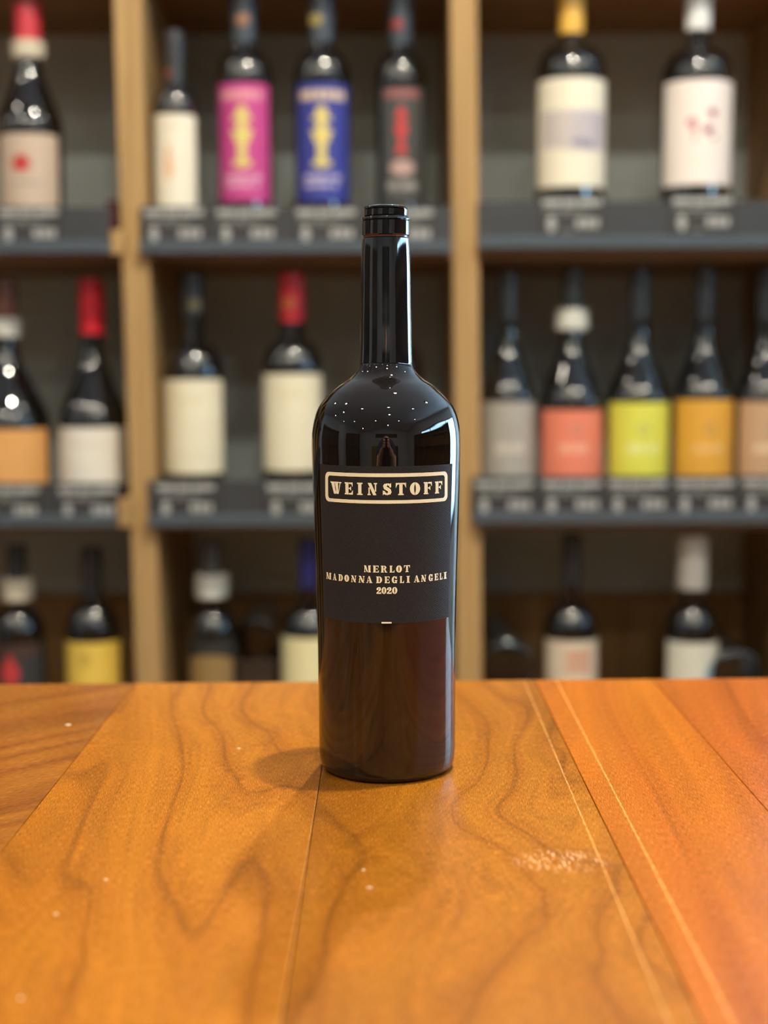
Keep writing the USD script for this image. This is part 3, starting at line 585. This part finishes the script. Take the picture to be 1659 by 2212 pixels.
# row two
shelf_bottle('large dark bottle with brown capsule, white neck band and tan label', 12, b2, YA + .012, 606, 92, 26, 735, 925, 'burgundy', (692, foil('brown', (112, 70, 52)), 23), (688, 730, 36, paper('band', (214, 216, 206))), (-80, 103, 928, 1052, paper('tan', (228, 168, 98))))
shelf_bottle('red capped burgundy bottle with plain white label beside the left oak upright', 200, b2, YA + .006, 604, 74, 22, 738, 935, 'burgundy', (722, foil('bright_red', (205, 30, 48)), 27), None, (127, 274, 924, 1048, white), [('text_line', words(160, 240, 960, 964, 3, 11), paper('faint_print', (214, 208, 190)))])
shelf_bottle('black capped dark bottle with plain tall ivory label', 415, b2, YA, 594, 66, 24, 742, 812, 'bordeaux', (684, foil('slate', (50, 56, 62)), 24), None, (349, 481, 820, 1024, ivory), [('text_line', words(385, 445, 862, 868, 2, 12), paper('faint_gold_print', (222, 208, 168))), ('text_line', words(380, 450, 980, 984, 3, 13), paper('faint_gold_print', (222, 208, 168)))],
             [('neck_seal', ell(424, 658, 13, 13), foil('olive_gold', (128, 124, 84)))])
shelf_bottle('red capped dark bottle with plain tall ivory label', 631, b2, YA, 592, 64, 25, 735, 800, 'bordeaux', (696, foil('scarlet', (208, 42, 54)), 27), None, (567, 695, 808, 1018, ivory), [('text_line', words(600, 660, 850, 856, 2, 14), paper('faint_gold_print', (222, 208, 168)))], [('neck_seal', ell(626, 656, 15, 14), foil('orange_gold', (214, 110, 66)))])
shelf_bottle('dark bottle half hidden behind the neck of the merlot bottle', 850, b2, YA, 600, 63, 24, 735, 800, 'bordeaux', (690, dark(), 25), None, (790, 910, 850, 1024, paper('charcoal', (70, 73, 72))))
BG = 'slope shouldered bottles with bright labels'
for axp, hw, top, xx, ys, m, cm, name, coll in (
    (1097, 60, 588, (1040, 1154), (868, 1034), paper('stone', (172, 168, 158)), (206, 198, 184), 'slope shouldered dark bottle with stone grey label', None),
    (1235, 67, 582, (1168, 1302), (886, 1034), paper('coral', (236, 134, 106)), (246, 176, 148), 'slope shouldered dark bottle with coral label and white neck band', (668, 714, 35, paper('band', (214, 216, 206)))),
    (1380, 66, 582, (1314, 1446), (870, 1032), paper('lime', (222, 222, 84)), (232, 236, 150), 'slope shouldered dark bottle with lime yellow label', None),
    (1522, 64, 580, (1458, 1586), (864, 1030), paper('amber', (224, 166, 58)), (236, 186, 110), 'slope shouldered dark bottle with amber label', None),
    (1653, 61, 580, (1595, 1710), (868, 1030), paper('beige', (196, 160, 124)), (222, 194, 160), 'slope shouldered dark bottle with taupe label at the right picture edge', None)):
    cx = (xx[0] + xx[1]) / 2; pt = paper(f'soft_{axp}', cm); dk = paper(f'crest_{axp}', tuple(int(c * .8) for c in m and cm))
    shelf_bottle(name, axp, b2, YA, top, hw, 19, 700, 872, 'hock', (690, foil('graphite', (58, 66, 72)), 20), coll, (xx[0], xx[1], ys[0], ys[1], m),
                 [('crest', ell(cx + 2, 928, 12, 14).difference(ell(cx + 2, 928, 7, 9)), dk), ('title_print', words(cx - 34, cx + 34, 960, 978, 3, axp, 4), pt)], (), BG)
# row three
shelf_bottle('black capped bottle with black label, brown top strip and red drop', 38, b3, YA, 1178, 57, 20, 1310, 1372, 'bordeaux', (1250, dark(), 21), (1249, 1296, 34, paper('strip', (214, 205, 182))), (-18, 94, 1394, 1560, paper('soot', (48, 50, 52))),
             [('top_strip', sbox(-16, 1396, 92, 1420), paper('umber', (74, 48, 40))), ('drop_print', union_all([ell(31, 1456, 21, 24), Polygon([(12, 1445), (31, 1412), (50, 1445)])]), red)])
shelf_bottle('black capped bottle with plain yellow label beside the left oak upright', 200, b3, YA, 1184, 60, 21, 1300, 1380, 'bordeaux', (1288, dark(), 22), None, (141, 262, 1390, 1600, paper('sunny', (238, 202, 86))), [('text_line', words(178, 206, 1412, 1440, 2, 22), paper('mustard_print', (206, 172, 74)))])
shelf_bottle('dark bottle with white neck band and dull gold printed label', 458, b3, YA, 1172, 55, 20, 1312, 1378, 'bordeaux', (1262, foil('grey', (74, 76, 76)), 21), (1240, 1290, 36, paper('band', (214, 216, 206))), (408, 510, 1386, 1600, paper('coal', (42, 42, 40))), [('gold_print', union_all([ell(458, 1430, 46, 14), sbox(412, 1430, 504, 1520)]), paper('old_gold', (148, 120, 72)))])
shelf_bottle('blue capped bottle with pale yellow label behind the merlot bottle', 668, b3, YA, 1166, 62, 20, 1305, 1372, 'bordeaux', (1268, foil('navy', (48, 54, 128)), 22), None, (607, 728, 1380, 1600, paper('butter', (236, 228, 176))))
shelf_bottle('dark bottle with black stopper capsule and pale label with red print', 1234, b3, YA, 1156, 58, 18, 1300, 1372, 'bordeaux', (1262, foil('soot', (52, 54, 56)), 20), None, (1177, 1296, 1386, 1600, paper('pearl', (222, 206, 182))), [('red_print', words(1212, 1272, 1408, 1428, 3, 31, 3), paper('salmon_print', (212, 156, 128))), ('red_print', words(1210, 1274, 1434, 1452, 3, 32, 3), paper('salmon_print', (212, 156, 128)))])
shelf_bottle('dark bottle with long white capsule and pale label with blue corner', 1495, b3, YA, 1154, 58, 24, 1305, 1378, 'bordeaux', (1270, foil('chalk', (222, 220, 212)), 33), None, (1439, 1554, 1390, 1600, paper('chalk', (218, 217, 200))), [('blue_print', Polygon([(1548, 1420), (1548, 1500), (1505, 1500), (1520, 1440)]), paper('sky_print', (140, 176, 190)))])
# bottles lying on their sides on the low shelf, bases towards the room
lying_prof = [(.0, 0), (.032, .0006), (.0365, .004), (.0375, .01), (.0375, .19), (.030, .215), (.0145, .235), (.0135, .295), (.0148, .297), (.0148, .312), (0, .3125)]
lay = trimesh.transformations.rotation_matrix(-math.pi / 2, (1, 0, 0))
lie_first = None
DARKBOX = plain('dark_crate_wood', (.05, .03, .018), rough=.6)
for x, hgt, yo, k, t in ((1098, .098, .03, 1.0, 'dark bottle lying on a low crate beside the right oak upright'), (556, .132, .10, .8, 'small dark bottle lying on a crate behind the gold printed bottle'), (1592, .085, .03, 1.0, 'dark bottle lying on a low crate right of the white capped bottle')):
    cx = float(on_y(x, 1450, YS + yo)[0])
    cr = thing('bottle_crate', t.replace('dark bottle lying on a', 'crate of dark wood').replace('small ', '').replace('crate of dark wood low crate', 'low crate of dark wood').replace('crate of dark wood crate', 'taller crate of dark wood') + ', under the lying bottle', 'crate', (cx, YS + yo, b3 + .0004))
    part(cr, 'body', bx(-.034 * k, .034 * k, .004, .31 * k, 0, hgt - .010, .001), DARKBOX); part(cr, 'lid', bx(-.036 * k, .036 * k, .002, .312 * k, hgt - .010, hgt, .001), DARKBOX)
    nm = numbered('/World', 'lying_wine_bottle'); xf = UsdGeom.Xform.Define(stage, nm)
    if lie_first is None:
        lie_first = nm; m = lathe(lying_prof, 48); m.apply_transform(lay); m.apply_translation((0, 0, .0375)); part(nm, 'glass_body', m, GLASS, smooth=40)
        m = lathe([(.0140, .255), (.0152, .256), (.0152, .3135), (.013, .3145)], 32); m.apply_transform(lay); m.apply_translation((0, 0, .0375)); part(nm, 'capsule', m, dark(), smooth=40)
    else:
        xf.GetPrim().GetReferences().AddInternalReference(lie_first); xf.GetPrim().SetInstanceable(True); xf.ClearXformOpOrder()
    xf.AddTranslateOp(opSuffix='at').Set(Gf.Vec3d(cx, YS + yo, b3 + hgt + .0008)); xf.AddScaleOp(opSuffix='size').Set(Gf.Vec3f(k, k, k))
    keys(xf.GetPrim(), t, 'wine bottle', 'bottles lying on crates')

# crumbs on the counter
for i, (px, py, l, w, t) in enumerate(((798, 1919, .0038, .0016, 'tiny pale crumb on the counter in front of the merlot bottle'), (516, 1618, .003, .0013, 'tiny pale crumb on the counter left of the bottle shadow'), (229, 1902, .0026, .0016, 'tiny pale speck on the counter left of centre, nearer the shelves'),
                                       (121, 1976, .0026, .0016, 'tiny pale speck on the left counter half, below the others'), (147, 1567, .005, .003, 'pale crumb on the left veneer near the far counter edge'), (45, 2158, .0022, .0016, 'tiny pale speck at the lower left picture corner'), (785, 1881, .0024, .0012, 'tiny faint speck on the counter in the bottle shadow'))):
    m = trimesh.creation.icosphere(2, 1.0); v = m.vertices
    m.vertices = v * (1 + .25 * rng.standard_normal((len(v), 1)).clip(-1, 1)) * np.array([l / 3, w / 3, .0004])
    p = on_z(px, py, TZ)
    o = thing('crumb', t, 'crumb', (p[0], p[1], TZ + .0003)); part(o, 'bit', m, paper('crumb', (240, 214, 176)), smooth=True)

# ------------------------------------------------------------------ the photographer, seen only mirrored in the bottle
def hull(*sp):
    pts = []
    for (c, r) in sp:
        q = trimesh.creation.icosphere(2, 1.0).vertices * np.asarray(r) + np.asarray(c); pts.append(q)
    return m3.Manifold.hull_points(np.vstack(pts))
def solid(bones, edge, it=10):
    u = m3.Manifold.batch_boolean([hull(*b) for b in bones], m3.OpType.Add).refine_to_length(edge).to_mesh()
    t = trimesh.Trimesh(u.vert_properties[:, :3], u.tri_verts, process=True); trimesh.smoothing.filter_taubin(t, iterations=it); return t
def both(f): return f(-1) + f(1)
SK = plain('skin', S(206, 156, 128), rough=.5, mottle=.05, scale=30); SHIRT = plain('navy_shirt', S(34, 40, 72), rough=.8, scale=200); SHORTS = plain('brown_shorts', S(112, 74, 60), rough=.8, scale=200)
HAIR = plain('dark_hair', S(46, 34, 28), rough=.6, mottle=.3, scale=300); SHOE = plain('grey_shoe', S(70, 70, 74), rough=.6)
hd = np.array([0, -1.02, 1.125])
def arm(s): return [(((s * .17, -1.25, 1.075), .062), ((s * .205, -1.22, 1.05), .058)), (((s * .205, -1.22, 1.05), .052), ((s * .235, -1.03, .925), .042)), (((s * .235, -1.03, .925), .041), ((s * .09, -.875, 1.035), .027)), (((s * .09, -.875, 1.035), .026), ((s * .064, -.84, 1.075), (.016, .024, .03)))]
def hand(s):
    out = [(((s * .07, -.85, 1.06), (.015, .024, .03)), ((s * .056, -.828, 1.095), (.012, .022, .034)))]
    for k, (z, l) in enumerate(((1.118, .062), (1.098, .068), (1.078, .064), (1.060, .052))):      # fingers round the phone's back edge
        a, b, c = (s * .056, -.812, z), (s * .050, -.786, z + .004), (s * (.050 - l * .42), -.784, z + .006)
        out += [((a, .0088), (b, .0082)), ((b, .0082), (c, .0074))]
    out += [(((s * .066, -.842, 1.085), .0105), ((s * .045, -.834, 1.112), .0095)), (((s * .045, -.834, 1.112), .0095), ((s * .022, -.826, 1.128), .0085))]
    return out
def leg(s): return [(((s * .095, -1.66, .90), .095), ((s * .11, -1.56, .50), .062)), (((s * .11, -1.56, .50), .060), ((s * .115, -1.66, .30), .056)), (((s * .115, -1.66, .30), .056), ((s * .12, -1.72, .09), .038)), (((s * .12, -1.72, .09), .04), ((s * .13, -1.58, .045), (.04, .05, .03)))]
torso = [(((-.08, -1.64, .94), (.11, .10, .11)), ((.08, -1.64, .94), (.11, .10, .11)), ((0, -1.46, 1.03), (.145, .10, .10))), (((0, -1.46, 1.03), (.145, .10, .10)), ((-.12, -1.28, 1.07), (.08, .09, .085)), ((.12, -1.28, 1.07), (.08, .09, .085))), (((0, -1.22, 1.09), .062), (tuple(hd + (0, -.035, -.05)), .056))]
head = [((tuple(hd + (0, -.02, .03)), (.076, .092, .085)), (tuple(hd + (0, .025, -.055)), (.05, .055, .05))), ((tuple(hd + (0, .06, -.01)), .012), (tuple(hd + (0, .092, -.035)), .013)), ((tuple(hd + (-.03, .062, .022)), .014), (tuple(hd + (.03, .062, .022)), .014))]
head += [((tuple(hd + (s * .078, -.015, .012)), (.008, .018, .028)), (tuple(hd + (s * .074, -.005, -.018)), (.008, .012, .014))) for s in (-1, 1)]
head += [((tuple(hd + (-.02, .066, -.062)), .007), (tuple(hd + (.02, .066, -.062)), .007))]
ph = thing('person', 'person in navy shirt leaning towards the counter and holding up a phone', 'person', (0, 0, 0))
part(ph, 'body', solid(torso + head + both(arm) + both(hand) + both(leg), .008, 6), SK, smooth=60)
for s_ in (-1, 1):
    e = hd + (s_ * .03, .071, .012)
    part(ph, 'eye', trimesh.creation.icosphere(2, .0115).apply_translation(e), plain('eye_white', S(236, 232, 226), rough=.2)); part(ph, 'iris', trimesh.creation.icosphere(2, .0058).apply_translation(e + (0, .0068, 0)), plain('iris_brown', S(60, 40, 28), rough=.2))
grow = lambda bones, g: [tuple((c, np.asarray(r) + g) for c, r in b) for b in bones]
part(ph, 'shirt', solid(grow(torso[:2], .012) + grow(both(lambda s: [arm(s)[0], (arm(s)[1][0], ((s * .222, -1.11, .98), .05))]), .012), .015, 8), SHIRT, smooth=60)
part(ph, 'shorts', solid(grow([(((-.08, -1.66, .93), (.115, .105, .10)), ((.08, -1.66, .93), (.115, .105, .10)))] + both(lambda s: [(((s * .095, -1.66, .90), .10), ((s * .108, -1.575, .56), .078))]), .012), .015, 8), SHORTS, smooth=60)
part(ph, 'hair', solid([((tuple(hd + (0, -.035, .055)), (.082, .09, .075)), (tuple(hd + (0, -.06, .0)), (.08, .065, .06)))], .01, 6), HAIR, smooth=60)
for s_ in (-1, 1): part(ph, 'shoe', solid([(((s_ * .12, -1.73, .05), (.046, .055, .048)), ((s_ * .132, -1.55, .035), (.046, .05, .033)))], .012, 5), SHOE, smooth=60)
phone = thing('phone', 'black smartphone held up in both hands behind the counter', 'phone', (0, -.812, 1.06))
part(phone, 'case', bx(-.0375, .0375, -.004, .004, -.05, .10, .002), FOIL); part(phone, 'screen', bx(-.035, .035, -.0048, -.004, -.046, .096), plain('screen_black', (.01, .01, .012), rough=.1))
